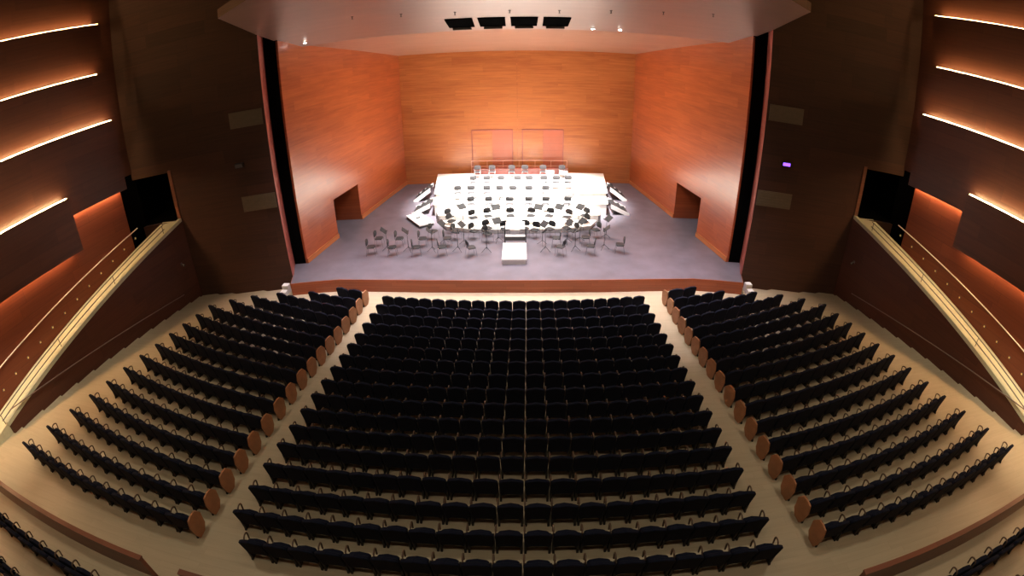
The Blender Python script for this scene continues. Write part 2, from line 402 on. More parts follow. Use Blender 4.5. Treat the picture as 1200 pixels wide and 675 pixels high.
for s, side in ((-1, 'left'), (1, 'right')):
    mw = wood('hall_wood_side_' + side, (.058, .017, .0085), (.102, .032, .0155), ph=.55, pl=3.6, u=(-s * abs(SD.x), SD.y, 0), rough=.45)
    # wall under the stair, towards the stalls
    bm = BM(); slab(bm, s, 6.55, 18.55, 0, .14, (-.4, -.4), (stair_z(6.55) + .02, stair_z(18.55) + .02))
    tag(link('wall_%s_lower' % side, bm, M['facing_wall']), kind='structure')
    # wall beyond the stair
    bm = BM(); slab(bm, s, -4.0, 16.35, OW, .2, .8, 7.2)
    tag(link('wall_%s_stair' % side, bm, M['stair_wall']), kind='structure')
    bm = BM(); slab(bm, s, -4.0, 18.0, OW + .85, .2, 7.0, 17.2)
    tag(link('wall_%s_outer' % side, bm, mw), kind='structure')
    bm = BM(); slab(bm, s, 16.3, 18.2, OW + .9, .1, 3.2, 7.1); slab(bm, s, 16.25, 16.35, OW + .2, .9, 3.2, 7.1)
    tag(link('wall_%s_alcove' % side, bm, M['black']), kind='structure')  # walls coloured black to paint in the unlit alcove
    # stepped cladding: each band stands in front of the one above it
    bands = [(-4.0, 13.0, .38, 5.30, 7.48, 'led'), (-4.0, 16.4, .76, 6.68, 9.82, 'led'), (-4.0, 16.95, 1.12, 9.3, 11.95, 'led_top'), (-4.0, 16.9, 1.48, 11.6, 14.22, 'led_top'), (-4.0, 16.7, 1.84, 13.9, 17.2, None)]
    ends = [12.9, 16.3, 16.2, 16.8]
    for k, (y0, y1, off, z0, z1, led) in enumerate(bands):
        th = .05
        bm = BM(); slab(bm, s, y0, y1, off, th, z0, z1)
        if k < 2: slab(bm, s, y0, y1, off + th, OW - off - th, z0 + .12, z0 + .17)  # unseen return added to stop the under light leaking upward
        b_ = tag(link('wall_%s_panel' % side, bm, mw), kind='structure')
        if led:
            bm = BM(); slab(bm, s, y0, ends[k], off + th + .01, .05, z1 - .02, z1 + .018)
            link('light_strip', bm, M[led], b_)
        if k < 2:
            bm = BM(); slab(bm, s, y0, y1 - .12, OW - .16, .10, z0 + .05, z0 + .09)
            link('under_light', bm, M['led_under'], b_)
    # stairs
    st = empty('staircase', (*spt(s, 12.5, .6), 0))
    tag(st, 'long cream staircase climbing along the %s side wall to a dark doorway' % side, 'stairs', 'side staircases')
    loc = Vector(st.location)
    def sub(name, bm, m, parent=st):
        bmesh.ops.translate(bm, verts=bm.verts[:], vec=-loc)
        return link(name, bm, m, parent)
    bm = BM()
    slab(bm, s, 5.0, 18.45, .14, OW - .16, (.9, 3.6), (stair_z(5.0), stair_z(18.45)))
    sub('flight', bm, M['stair'])
    bm = BM(); slab(bm, s, 6.5, 18.5, -.02, .17, (stair_z(6.5) - .06, stair_z(18.5) - .06), (stair_z(6.5) + .1, stair_z(18.5) + .1))
    sub('curb', bm, M['stair'])
    rail = BM(); 
    for hh, oo in ((.46, .12), (.24, .12)):
        tube(rail, [(*spt(s, y, oo), stair_z(y) + hh) for y in (6.4, 9, 12, 15, 17.4)], .02, 6)
    rl = sub('handrail', rail, M['grey_metal'])
    for y in (6.45, 10.2, 13.8, 17.3):
        bm = BM(); tube(bm, [(*spt(s, y, .12), stair_z(y) + .05), (*spt(s, y, .12), stair_z(y) + .47)], .016, 6)
        sub('post', bm, M['grey_metal'], rl).matrix_parent_inverse = Matrix()
    # pale rail on the outer wall, small lights beside the steps
    bm = BM(); o0 = (*spt(s, 7.4, OW - .07), 3.02); o1 = (*spt(s, 16.75, OW - .07), 4.69)
    e = empty('handrail', (0, 0, 0)); tag(e, 'thin pale handrail on the %s outer wall above the cream stairs' % side, 'handrail', 'wall handrails')
    tube(bm, [o0, o1], .026, 8); rr = link('rail', bm, M['pale_metal'], e)
    for t in (.05, .28, .5, .72, .95):
        p = Vector(o0).lerp(Vector(o1), t); n_ = Vector((*(NOUT * .075), 0)); n_.x *= s
        bm = BM(); tube(bm, [p, p + n_], .012, 6); link('bracket', bm, M['grey_metal'], e)
    # rail on the wall that faces the stalls
    e = empty('handrail', (0, 0, 0)); tag(e, 'thin dark handrail on the low %s wall facing the stalls' % side, 'handrail', 'wall handrails')
    bm = BM(); o0 = (*spt(s, 6.9, -.07), 2.06); o1 = (*spt(s, 17.3, -.07), .95)
    tube(bm, [o0, o1], .024, 8); link('rail', bm, M['rail_dim'], e)
    for t in (.05, .28, .5, .72, .95):
        p = Vector(o0).lerp(Vector(o1), t); n_ = Vector((*(NOUT * .075), 0)); n_.x *= s
        bm = BM(); tube(bm, [p, p + n_], .012, 6); link('bracket', bm, M['grey_metal'], e)
    for k in range(12):
        y = 7.5 + .82 * k
        e = empty('step_light', (*spt(s, y, OW - .004), stair_z(y) + .42), math.atan2(s * -NOUT.x, NOUT.y) if False else (PI / 2 if s > 0 else -PI / 2))
        tag(e, 'small amber step light on the %s stair wall, %s from the foot of the stairs' % (side, ORD[k + 1]), 'step light', 'step lights on the %s stair wall' % side)
        bm = BM(); box(bm, -.05, .05, -.006, .02, -.05, .05); link('housing', bm, M['grey_metal'], e)
        bm = BM(); box(bm, -.03, .03, .018, .028, -.03, .03); link('lens', bm, M['step_lamp'], e)
    # small shiny fitting near the corner
    e = empty('wall_spotlight', (*spt(s, 17.75, -.01), 2.36), PI / 2 if s < 0 else -PI / 2)
    tag(e, 'small shiny spotlight on the %s low wall near the stage' % side, 'spotlight', 'spotlights on the low walls')
    bm = BM(); box(bm, -.06, .06, -.03, .0, -.06, .06); link('base', bm, M['grey_metal'], e)
    bm = BM(); lathe(bm, [(.03, 0), (.06, .02), (.07, .16), (.06, .18)], 10, Matrix.Translation((0, -.03, 0)) @ Matrix.Rotation(PI / 2 + .5, 4, 'X')); link('head', bm, M['chrome'], e)

# devices on the front walls
def on_front(s, x, z, k=.02): return (s * x, J[1] + FD.y * fu(x) - k, z)
e = empty('wall_speaker', on_front(-1, 12.28, 6.42), math.atan2(-FD.y, FD.x))
tag(e, 'small dark loudspeaker box on the left front wall between pale panels', 'speaker')
bm = BM(); box(bm, -.2, .2, -.22, .0, -.1, .1); link('cabinet', bm, M['black_metal'], e)
bm = BM(); box(bm, -.18, .18, -.235, -.22, -.08, .08); link('grille', bm, M['grey_metal'], e)
e = empty('wall_light', on_front(1, 11.97, 6.27), math.atan2(FD.y, FD.x))
tag(e, 'small glowing purple light on the right front wall between pale panels', 'light')
bm = BM(); box(bm, -.2, .2, -.12, 0, -.09, .09); link('housing', bm, M['black_metal'], e)
bm = BM(); box(bm, -.17, .17, -.14, -.115, -.07, .07); link('lens', bm, M['purple'], e)

# hall ceiling and rear wall (outside the photograph)
bm = BM(); box(bm, -21, 21, -5, 20.5, 17.2, 17.4)
tag(link('ceiling', bm, M['ceiling']), kind='structure')
bm = BM(); box(bm, -21, 21, -4.3, -4.1, 1.2, 17.4)
tag(link('wall_rear', bm, M['dark_x']), kind='structure')

# white treads between the hall floor and the stage
for s, side in ((-1, 'left'), (1, 'right')):
    e = empty('stage_steps', (s * 11.05, 19.2, 0))
    tag(e, 'two small cream steps up to the stage at its %s front corner' % side, 'steps', 'steps beside the stage')
    bm = BM(); box(bm, -.16, .16, -.02, .28, 0, .42); link('tread', bm, M['white'], e)
    bm = BM(); box(bm, -.16, .16, -.36, -.06, 0, .24); link('tread', bm, M['white'], e)

# curved low walls behind the last row
def curved_wall(xa, xb, label, n=18):
    e = empty('partition', ((xa + xb) / 2, rear_wall_y((xa + xb) / 2), ZB))
    tag(e, label, 'low wall', 'curved low walls behind the last row')
    for nm, z0, z1, g in (('panel', 0, 1.04, .0), ('cap', 1.04, 1.09, .015)):
        bm = BM()
        for k in range(n):
            x0, x1 = lerp(xa, xb, k / n), lerp(xa, xb, (k + 1) / n)
            p = [(x0, rear_wall_y(x0) - g), (x1, rear_wall_y(x1) - g), (x1, rear_wall_y(x1) + .1 + g), (x0, rear_wall_y(x0) + .1 + g)]
            hexa(bm, [(x - e.location.x, y - e.location.y, z0) for x, y in p], [(x - e.location.x, y - e.location.y, z1) for x, y in p])
        bmesh.ops.remove_doubles(bm, verts=bm.verts[:], dist=1e-5)
        link(nm, bm, M['partition'], e)
curved_wall(-16.8, -7.55, 'curved low reddish wooden wall behind the left block of seats')
curved_wall(7.0, 16.8, 'curved low reddish wooden wall behind the right block of seats')
curved_wall(-6.45, 6.0, 'low wooden wall end behind the centre block, at the left aisle')

# ------------------------------------------------------------------ theatre seats
def seat_meshes(W):
    out = {}
    hw = W / 2 - .010
    # backrest: slab with rounded upper corners, slightly reclined
    def outline(h0, h1, r, w, arch=0):
        pts = []
        if arch:
            for k in range(9): t = -1 + k / 4; pts.append((t * w * .96, h0 - arch * abs(t) ** 5))
        else: pts += [(-w * .93, h0), (w * .93, h0)]
        for k in range(5): a = k / 4 * PI / 2; pts.append((w - r + r * math.cos(a), h1 - .035 - r * .8 + r * .8 * math.sin(a)))
        pts.append((0, h1))
        for k in range(5): a = PI / 2 + k / 4 * PI / 2; pts.append((-w + r + r * math.cos(a), h1 - .035 - r * .8 + r * .8 * math.sin(a)))
        return pts
    bm = BM(); rec = lambda z: -.20 * (z - .36) if z > .36 else -.05 * (z - .36)
    o = outline(.23, .87, .14, hw, .07); n = len(o)
    rings = []
    for dy, sc in ((-.045, .9), (-.03, 1.0), (.03, 1.0), (.05, .9)):
        rings.append([bm.verts.new((x * sc, rec(z) + dy, .61 + (z - .61) * (sc if sc == 1 else .94))) for x, z in o])
    bm.faces.new(rings[0][::-1]); bm.faces.new(rings[-1])
    for a, b in zip(rings, rings[1:]):
        for k in range(n): bm.faces.new([a[k], a[(k + 1) % n], b[(k + 1) % n], b[k]])
    out['backrest'] = (bm, 'navy')
    # tipped-up cushion
    bm = BM(); c = outline(.36, .58, .07, hw - .05)
    rings = []
    for y, sc in ((.06, .92), (.08, 1.0), (.15, 1.0), (.17, .9)):
        rings.append([bm.verts.new((x * sc, y + .10 * (z - .4), .47 + (z - .47) * sc)) for x, z in c])
    bm.faces.new(rings[0][::-1]); bm.faces.new(rings[-1])
    for a, b in zip(rings, rings[1:]):
        for k in range(len(c)): bm.faces.new([a[k], a[(k + 1) % len(c)], b[(k + 1) % len(c)], b[k]])
    out['seat'] = (bm, 'navy')
    # side standards
    for sx, nm in ((-1, 'leg'), (1, 'leg.r')):
        bm = BM(); x = sx * (W / 2 - .04) - .025
        prism(bm, [(x, -.07, 0), (x, .26, 0), (x, .24, .05), (x, .19, .12), (x, .20, .40), (x, .05, .44), (x, -.045, .32), (x, -.04, .08)], (.05, 0, 0))
        out[nm] = (bm, 'seat_leg')
    for sx, nm in ((-1, 'armrest'), (1, 'armrest.r')):
        bm = BM(); x = sx * (W / 2 - .020)
        pts = [(x, .09, .40), (x, .09, .56)]
        for k in range(7):
            a = PI - k / 6 * PI; pts.append((x, .185 + .095 * math.cos(a), .585 + .065 * math.sin(a)))
        pts += [(x, .275, .55), (x, .25, .42)]
        tube(bm, pts, .021, 6)
        out[nm] = (bm, 'arm_wood')
    return out

def to_mesh(bm, name, mat):
    bmesh.ops.recalc_face_normals(bm, faces=bm.faces[:])
    me = bpy.data.meshes.new(name); bm.to_mesh(me); bm.free(); me.materials.append(mat)
    return me
SEAT = {}
for key, W in (('centre', .578), ('side', .655), ('rear', .71)):
    SEAT[key] = {k: to_mesh(b, 'seat_' + k.split('.')[0], M[m]) for k, (b, m) in seat_meshes(W).items()}
bm = BM()
prism(bm, [(0, -.13, .45), (0, -.06, .67), (0, .10, .70), (0, .26, .68), (0, .40, .50), (0, .36, .16), (0, .22, .0), (0, -.02, .0), (0, -.10, .16)], (.045, 0, 0))
bmesh.ops.translate(bm, verts=bm.verts[:], vec=(-.0225, 0, 0))
END = to_mesh(bm, 'seat_end_panel', M['end_wood'])

seats = []      # (block, row_from_rear, index, x, y, z, rot, right_arm, end_side, label, group)
def rowname(k): return 'rearmost row' if k == 1 else ORD[k] + ' row from the rear'
CAMP = Vector((.27, 0, 10.4))
for i in range(1, NROW + 1):
    kr = NROW + 1 - i
    n = 19 if i == NROW else 20
    xl = lerp(-5.58, -6.16, (i - 1) / 15) if i < 17 else -5.62; xr = lerp(5.36, 5.60, (i - 1) / 15) if i < 17 else 5.62
    p = (xr - xl) / n; widen = p / .578
    for j in range(n):
        x = xl + p * (j + .5)
        y = y_centre(i, x); sl = (y_centre(i, x + .1) - y_centre(i, x - .1)) / .2
        lab = 'navy theatre seat %s from the left in the centre block, %s' % (ORD[j + 1], rowname(kr))
        seats.append(('centre', x, y, row_z(i), math.atan(sl), j == n - 1, 0, lab, widen - .003, 'navy seats of the centre block'))
    for s, side in ((-1, 'left'), (1, 'right')):
        xi = interp(XI, i) if s < 0 else interp(XIR, i); xo = SO[i][0]
        L_ = math.dist((xi, y_side(i, xi)), (xo, y_side(i, xo)))
        n2 = max(2, round(L_ / .66))
        for j in range(n2):
            x = lerp(xi, xo, (j + .5) / n2); y = y_side(i, x); sl = (y_side(i, x + .1) - y_side(i, x - .1)) / .2
            if j == 0: lab = 'navy seat with orange wooden end panel at the %s aisle, %s' % (side, rowname(kr))
            else: lab = 'navy theatre seat %s from the aisle in the %s block, %s' % (ORD[j + 1], side, rowname(kr))
            seats.append(('side', s * x, y, row_z(i), s * math.atan(sl), (j == n2 - 1) if s > 0 else (j == 0), (-s if j == 0 else 0), lab, L_ / n2 / .655 - .003, 'navy seats of the %s block' % side))
for s, side in ((-1, 'left'), (1, 'right')):
    for r, (yy, xa, n) in enumerate(((2.42, 8.35, 9), (1.35, 10.2, 5))):
        for j in range(n):
            x = xa + .72 * j; y = yy + .0045 * max(0, x - 7) ** 2 * 2
            lab = 'navy seat %s from the aisle in the %s row behind the %s curved low wall' % (ORD[j + 1], ('first', 'second')[r], side)
            seats.append(('rear', s * x, y, ZR, s * .02 * (x - 7) / 2, s > 0 and j == n - 1, 0, lab, 1.0, 'seats behind the %s curved wall' % side))

import mathutils
def in_view(x, y, z):
    d = Vector((x, y, z)) - CAMP
    return d.length
order = sorted(range(len(seats)), key=lambda k: in_view(*seats[k][1:4]))
near = set(order[:300]); 
PARTS = ('backrest', 'seat', 'leg', 'leg.r', 'armrest')
rest = BM(); rest_mats = [M['navy'], M['seat_leg'], M['arm_wood'], M['end_wood']]
MI = {'backrest': 0, 'seat': 0, 'leg': 1, 'leg.r': 1, 'armrest': 2, 'armrest.r': 2, 'end': 3}
for idx, (kind, x, y, z, rot, rarm, endside, lab, sc, grp) in enumerate(seats):
    parts = list(PARTS) + (['armrest.r'] if rarm else [])
    W = {'centre': .578, 'side': .655, 'rear': .71}[kind]
    if idx in near:
        e = empty('theatre_seat', (x - .1 * math.sin(rot), y + .1 * math.cos(rot), z), rot); tag(e, lab, 'seat', grp); e.scale = (sc, 1, 1)
        for p_ in parts:
            o = bpy.data.objects.new(p_.split('.')[0], SEAT[kind][p_]); COL.objects.link(o); o.parent = e
        if endside:
            o = bpy.data.objects.new('end_panel', END); COL.objects.link(o); o.parent = e; o.location = (endside * (W / 2 + .025), 0, 0)
            o['label'] = 'orange wooden end panel'
    else:
        T = Matrix.Translation((x - .1 * math.sin(rot), y + .1 * math.cos(rot), z)) @ Matrix.Rotation(rot, 4, 'Z') @ Matrix.Diagonal((sc, 1, 1, 1))
        todo = [(SEAT[kind][p_], T, MI[p_]) for p_ in parts]
        if endside: todo.append((END, T @ Matrix.Translation((endside * (W / 2 + .025), 0, 0)), 3))
        for me, T2, mi in todo:
            n0 = len(rest.verts); f0 = len(rest.faces)
            rest.from_mesh(me); rest.verts.ensure_lookup_table(); rest.faces.ensure_lookup_table()
            bmesh.ops.transform(rest, matrix=T2, verts=rest.verts[n0:])
            for f in rest.faces[f0:]: f.material_index = mi
me = bpy.data.meshes.new('distant_seating'); rest.to_mesh(me); rest.free()
for m in rest_mats: me.materials.append(m)
o = bpy.data.objects.new('distant_seating', me); COL.objects.link(o)
tag(o, 'dark navy rows of theatre seats in the front half of the stalls below the stage', 'seats', None, 'stuff')

# ------------------------------------------------------------------ on the stage: tiers of pale risers
tiers = [  # z, polygon (left half and right half given explicitly)
    (.84, [(-3.95, 25.5), (-2.6, 25.05), (0, 24.85), (2.6, 25.05), (4.1, 25.5), (4.55, 27.0), (-4.45, 27.0)]),
    (1.1, [(-4.55, 26.6), (-2.4, 26.45), (2.4, 26.45), (4.75, 26.6), (4.95, 28.3), (-4.85, 28.3)]),
    (1.35, [(-5.05, 27.95), (5.45, 27.95), (5.6, 29.6), (-5.2, 29.6)]),
    (1.6, [(-5.2, 29.45), (5.65, 29.45), (6.15, 34.3), (-5.75, 34.3)])]
tn = ['lowest and nearest white stage riser with a curved front', 'second white stage riser from the front', 'third white stage riser from the front', 'topmost and deepest white stage riser at the back']
yb = [26.45, 27.95, 29.45, 99]
for k, (z, poly) in enumerate(tiers):
    poly = [(x, min(y, yb[k] - .01)) for x, y in poly]
    e = empty('stage_riser', (0, poly[0][1], ZS)); tag(e, tn[k], 'riser', 'white orchestra risers')
    bm = BM(); prism(bm, [(x, y - e.location.y, z - ZS - .06) for x, y in poly], (0, 0, .06)); link('deck', bm, M['riser'], e)
    bm = BM(); cx = sum(p[0] for p in poly) / len(poly); cy = sum(p[1] for p in poly) / len(poly)
    prism(bm, [(cx + (x - cx) * .985, cy + (y - cy) * .97 - e.location.y, 0) for x, y in poly], (0, 0, z - ZS - .06)); link('base', bm, M['white'], e)

def ztop(x, y):
    for z, poly in reversed(tiers):
        ys = [p[1] for p in poly]; xs = [p[0] for p in poly]
        if min(ys) <= y <= max(ys) and min(xs) <= x <= max(xs): return z
    return ZS
# step units at both ends of the top riser: black treads, pale stringers
for s, side in ((-1, 'left'), (1, 'right')):
    for r, (xx, yy, zt) in enumerate(((5.72, 31.6, 1.55), (5.30, 28.75, 1.3))):
        xx += .35 if s > 0 else 0
        yy += .25 if (s < 0 and r) else 0
        e = empty('step_unit', (s * xx, yy, ZS))
        tag(e, 'steps with black treads and pale rails at the %s end of the %s riser' % (side, ('topmost', 'third')[r]), 'steps', 'step units beside the risers')
        h = zt - ZS; n = 3
        for q in range(n):
            bm = BM(); x0 = .04 + q * .36; zt_ = h * (1 - (q + .6) / (n + .3))
            xa, xb = sorted((s * x0, s * (x0 + .34)))
            box(bm, xa, xb, -.645, .645, zt_ - .05, zt_)
            link('tread', bm, M['stand_black'], e)
        for yy_ in (-.69, .65):
            bm = BM(); prism(bm, [(s * .02, yy_, h - .02), (s * .02, yy_, h - .3), (s * .9, yy_, .0), (s * 1.2, yy_, .0), (s * 1.2, yy_, .1)], (0, .04, 0)); link('stringer', bm, M['white'], e)

# ------------------------------------------------------------------ orchestra chairs
def make_chair(col):
    e = empty('orchestra_chair')
    bm = BM(); w = .225
    o = []
    for k in range(16):
        a = 2 * PI * k / 16; cx_, sy_ = math.cos(a), math.sin(a)
        o.append((w * math.copysign(abs(cx_) ** .6, cx_), .21 * math.copysign(abs(sy_) ** .6, sy_)))
    rings = [[bm.verts.new((x * f, y * f, z)) for x, y in o] for z, f in ((.425, .92), (.435, 1), (.46, 1), (.475, .92))]
    bm.faces.new(rings[0][::-1]); bm.faces.new(rings[-1])
    for a, b in zip(rings, rings[1:]):
        for k in range(16): bm.faces.new([a[k], a[(k + 1) % 16], b[(k + 1) % 16], b[k]])
    link('seat', bm, M[col], e)
    bm = BM(); rings = []
    o = []
    for k in range(16):
        a = 2 * PI * k / 16; cx_, sz_ = math.cos(a), math.sin(a)
        o.append((.235 * math.copysign(abs(cx_) ** .6, cx_), .155 * math.copysign(abs(sz_) ** .7, sz_)))
    for dy, f in ((-.02, .93), (-.012, 1), (.012, 1), (.02, .93)):
        rings.append([bm.verts.new((x * f, -.225 - .1 * z + dy + .5 * x * x, .70 + z * f)) for x, z in o])
    bm.faces.new(rings[0][::-1]); bm.faces.new(rings[-1])
    for a, b in zip(rings, rings[1:]):
        for k in range(16): bm.faces.new([a[k], a[(k + 1) % 16], b[(k + 1) % 16], b[k]])
    link('backrest', bm, M[col], e)
    bm = BM()
    for sx in (-1, 1): tube(bm, [(sx * .2, -.18, .43), (sx * .2, -.215, .5), (sx * .2, -.225, .72)], .011, 6)
    tube(bm, [(-.2, -.18, .425), (.2, -.18, .425)], .011, 6); tube(bm, [(-.2, .17, .425), (.2, .17, .425)], .011, 6)
    for sx in (-1, 1): tube(bm, [(sx * .2, -.19, .425), (sx * .2, .18, .425)], .011, 6)
    link('frame', bm, M['chrome'], e)
    for sx in (-1, 1):
        for y0, y1 in ((.17, .22), (-.18, -.26)):
            bm = BM(); tube(bm, [(sx * .2, y0, .43), (sx * .215, y1, 0)], .011, 6); link('leg', bm, M['chrome'], e)
    return e
def make_stand():
    e = empty('music_stand')
    T = Matrix.Translation((0, 0, 1.06)) @ Matrix.Rotation(math.radians(-50), 4, 'X')
    bm = BM(); box(bm, -.25, .25, -.006, .006, -.05, .31, T); link('desk', bm, M['stand_black'], e)
    bm = BM(); box(bm, -.25, .25, -.065, .006, -.065, -.05, T); link('shelf', bm, M['stand_black'], e)
    bm = BM(); tube(bm, [(0, 0, .2), (0, 0, .62)], .015, 8); tube(bm, [(0, 0, .62), (0, 0, 1.1)], .010, 8); link('pole', bm, M['stand_black'], e)
    for k in range(3):
        a = PI / 2 + k * 2 * PI / 3
        bm = BM(); tube(bm, [(0, 0, .26), (.28 * math.cos(a), .28 * math.sin(a), .01)], .011, 6); link('foot', bm, M['stand_black'], e)
    return e
CH = {'chair_black': make_chair('chair_black'), 'chair_grey': make_chair('chair_grey')}
ST = make_stand()
used = set()
def face_to(x, y, tx=0.0, ty=23.2): return math.atan2(ty - y, tx - x) - PI / 2     # local +Y looks at the target
def put(proto, key, x, y, z, rz, label, cat, group):
    if key not in used: o = proto; used.add(key)
    else: o = copy_tree(proto)
    o.location = (x, y, z); o.rotation_euler = (0, 0, rz); tag(o, label, cat, group)
    return o
def chair(x, y, rz, label, group, col='chair_black'): put(CH[col], col, x, y, ztop(x, y) + .003, rz, label, 'chair', group)
def stand(x, y, rz, label, group): put(ST, 'stand', x, y, ztop(x, y) + .003, rz, label, 'music stand', group)

rows = [
    ('topmost', [(-2.78, 30.15), (-1.92, 30.15), (-1.02, 30.12), (.02, 30.1), (.75, 30.1), (1.66, 30.1), (2.45, 30.1), (3.2, 30.12)]),
    ('third', [(-3.6, 28.75), (-2.78, 28.75), (-1.82, 28.7), (-1.05, 28.67), (-.26, 28.65), (.7, 28.65), (1.7, 28.66)]),
    ('second', [(-2.66, 27.25), (-1.62, 27.22), (-.43, 27.2), (.67, 27.2), (1.65, 27.2), (2.9, 27.24)]),
]
for nm, L in rows:
    for j, (x, y) in enumerate(L):
        chair(x, y, face_to(x, y, x * .65), 'black orchestra chair on the %s white riser, %s from the left' % (nm, ORD[j + 1]), 'chairs on the %s riser' % nm)
L = [(-3.75, 25.9), (-2.4, 25.62), (-1.6, 25.9), (-.36, 25.9), (.78, 25.9), (1.8, 25.88), (2.78, 25.7), (3.78, 25.95)]
for j, (x, y) in enumerate(L):
    chair(x, y, face_to(x, y, x * .3), 'black orchestra chair on the lowest white riser, %s from the left' % ORD[j + 1], 'chairs on the lowest riser')
L = [(-2.75, 32.9), (-1.75, 32.9), (-.4, 32.9), (.5, 32.9), (1.75, 32.9), (3.05, 32.9)]
for j, (x, y) in enumerate(L):
    chair(x, y, PI, 'grey chair in front of the red bench at the back, %s from the left' % ORD[j + 1], 'grey chairs by the red bench', 'chair_grey')
# stands on the risers
SL = {'topmost': [(2.02, 29.75), (2.85, 29.7)], 'third': [(-3.05, 28.15), (-2.15, 28.15), (-1.25, 28.12), (-.5, 28.1), (.35, 28.1), (1.35, 28.15)],
      'second': [(-2.2, 26.65), (-.95, 26.6), (-.2, 26.6), (.7, 26.62), (1.75, 26.65), (2.95, 26.7)], 'lowest': [(-2.95, 25.45), (-1.1, 25.25), (1.15, 25.25), (2.25, 25.3), (3.38, 25.32)]}
for nm, L in SL.items():
    for j, (x, y) in enumerate(L):
        stand(x, y, face_to(x, y, x * .3) + PI, 'black music stand on the %s white riser, %s from the left' % (nm, ORD[j + 1]), 'music stands on the %s riser' % nm)
# chairs and stands on the stage floor, fanned round the podium
front_pairs = [(-7.35, 22.25), (-6.2, 22.15), (-4.95, 22.1), (-3.65, 22.1), (-2.2, 22.0), (2.15, 22.05), (3.65, 22.15), (5.15, 22.35)]
for j, (x, y) in enumerate(front_pairs):
    sd = 'left' if x < 0 else 'right'; q = (5 - j) if x < 0 else j - 4
    chair(x, y, face_to(x, y, 0, 23.0), 'black chair %s to the %s of the podium, nearest row to the stage edge' % (ORD[q], sd), 'front chairs on the stage floor')
    if j not in (4, 7):
        chair(x + (.12 if x < 0 else -.12), y + 1.15, face_to(x, y + 1.15, 0, 23.4), 'black chair %s to the %s of the podium, second row from the stage edge' % (ORD[q], sd), 'second row chairs on the stage floor')
    stand(x + (.72 if x < 0 else -.72), y + .45, face_to(x, y, 0, 23.2) + PI, 'black music stand of the front row, %s to the %s of the podium' % (ORD[q], sd), 'front music stands on the stage floor')
mid = [(-4.45, 24.25), (-3.2, 24.15), (-2.25, 24.2), (-1.5, 23.75), (3.0, 24.2), (4.2, 24.35), (-1.55, 24.6), (-.62, 24.45), (.42, 24.5), (.95, 24.3), (1.75, 24.45), (2.65, 24.6), (-3.55, 25.1), (3.65, 25.0)]
mid = [p for p in mid if p not in ()]
order_mid = sorted(mid)
for j, (x, y) in enumerate(order_mid):
    chair(x, y, face_to(x, y, 0, 22.6), 'black chair just in front of the white risers, %s from the left' % ORD[j + 1], 'chairs in front of the risers')
for j, (x, y) in enumerate([(-3.75, 23.55), (-2.7, 23.35), (-.95, 23.75), (1.32, 23.3), (2.62, 23.55), (3.3, 23.75), (4.75, 24.2)]):
    stand(x, y, face_to(x, y, 0, 22.4) + PI, 'black music stand among the middle floor chairs, %s from the left' % ORD[j + 1], 'middle music stands on the stage floor')

# conductor's podium and desk
e = empty('podium', (-.09, 20.92, ZS)); tag(e, 'white square conductor podium at the centre front of the stage', 'podium')
bm = BM(); box(bm, -.58, .58, 0, 2.0, .2, .28); link('top', bm, M['white'], e)
bm = BM(); box(bm, -.55, .55, .03, 1.97, 0, .2); link('base', bm, M['white'], e)
e = empty('conductor_desk', (-.06, 23.35, ZS)); tag(e, 'wide white conductor desk standing behind the podium', 'desk')
T = Matrix.Translation((0, .1, 1.02)) @ Matrix.Rotation(math.radians(14), 4, 'X')
bm = BM(); box(bm, -.48, .48, -.32, .32, -.02, .02, T); link('desk_top', bm, M['white'], e)
bm = BM(); box(bm, -.5, .5, -.36, -.1, .58, .62); link('shelf', bm, M['white'], e)
bm = BM(); box(bm, -.5, .5, -.34, -.32, .36, .56); link('rail', bm, M['stand_black'], e)
for sx in (-1, 1):
    bm = BM(); box(bm, sx * .53 - .025, sx * .53 + .025, -.3, .3, 0, .98); link('leg', bm, M['stand_black'], e)
# low white platform to the left, with a grey folder on it
ang = math.atan2(25.70 - 27.68, -5.18 + 6.49)
e = empty('low_platform', (-5.72, 26.98, ZS), ang); tag(e, 'low white rectangular platform standing askew left of the risers', 'platform')
bm = BM(); box(bm, -1.08, 1.08, -.47, .47, .13, .19); link('deck', bm, M['white'], e)
for sx in (-1, 1):
    for sy in (-1, 1):
        bm = BM(); box(bm, sx * .98 - .04, sx * .98 + .04, sy * .4 - .04, sy * .4 + .04, 0, .13); link('leg', bm, M['grey_metal'], e)
bm = BM(); box(bm, -.14, .14, -.1, .1, 0, .03); box(bm, -.14, -.12, -.1, .1, .03, .04)
o = link('folder', bm, M['chair_grey']); o.location = (-5.85, 27.15, ZS + .192); o.rotation_euler = (0, 0, .3)
tag(o, 'small grey folder lying on the low white platform', 'folder')

# bench and railing behind the top riser
e = empty('bench', (.2, 34.0, 1.6)); tag(e, 'long low dark red bench along the back of the topmost riser', 'bench')
bm = BM(); box(bm, -3.35, 3.35, -.2, .2, .36, .42); link('seat', bm, M['bench'], e)
bm = BM(); box(bm, -3.3, 3.3, -.16, -.12, .0, .36); link('front_panel', bm, M['bench'], e)
for x in (-3.2, 0, 3.2):
    bm = BM(); box(bm, x - .03, x + .03, -.12, .15, 0, .36); link('leg', bm, M['bench'], e)
e = empty('railing', (.1, 34.9, ZS)); tag(e, 'thin pinkish wooden railing behind the risers along the back wall', 'railing')
bm = BM(); tube(bm, [(-3.45, 0, 1.75), (3.45, 0, 1.75)], .025, 6); link('top_rail', bm, M['rail_pink'], e)
bm = BM(); tube(bm, [(-3.45, 0, 1.35), (3.45, 0, 1.35)], .015, 6); link('middle_rail', bm, M['rail_pink'], e)
for x in (-3.45, -2.3, -1.15, 0, 1.15, 2.3, 3.45):
    bm = BM(); tube(bm, [(x, 0, 0), (x, 0, 1.75)], .02, 6); link('post', bm, M['rail_pink'], e)

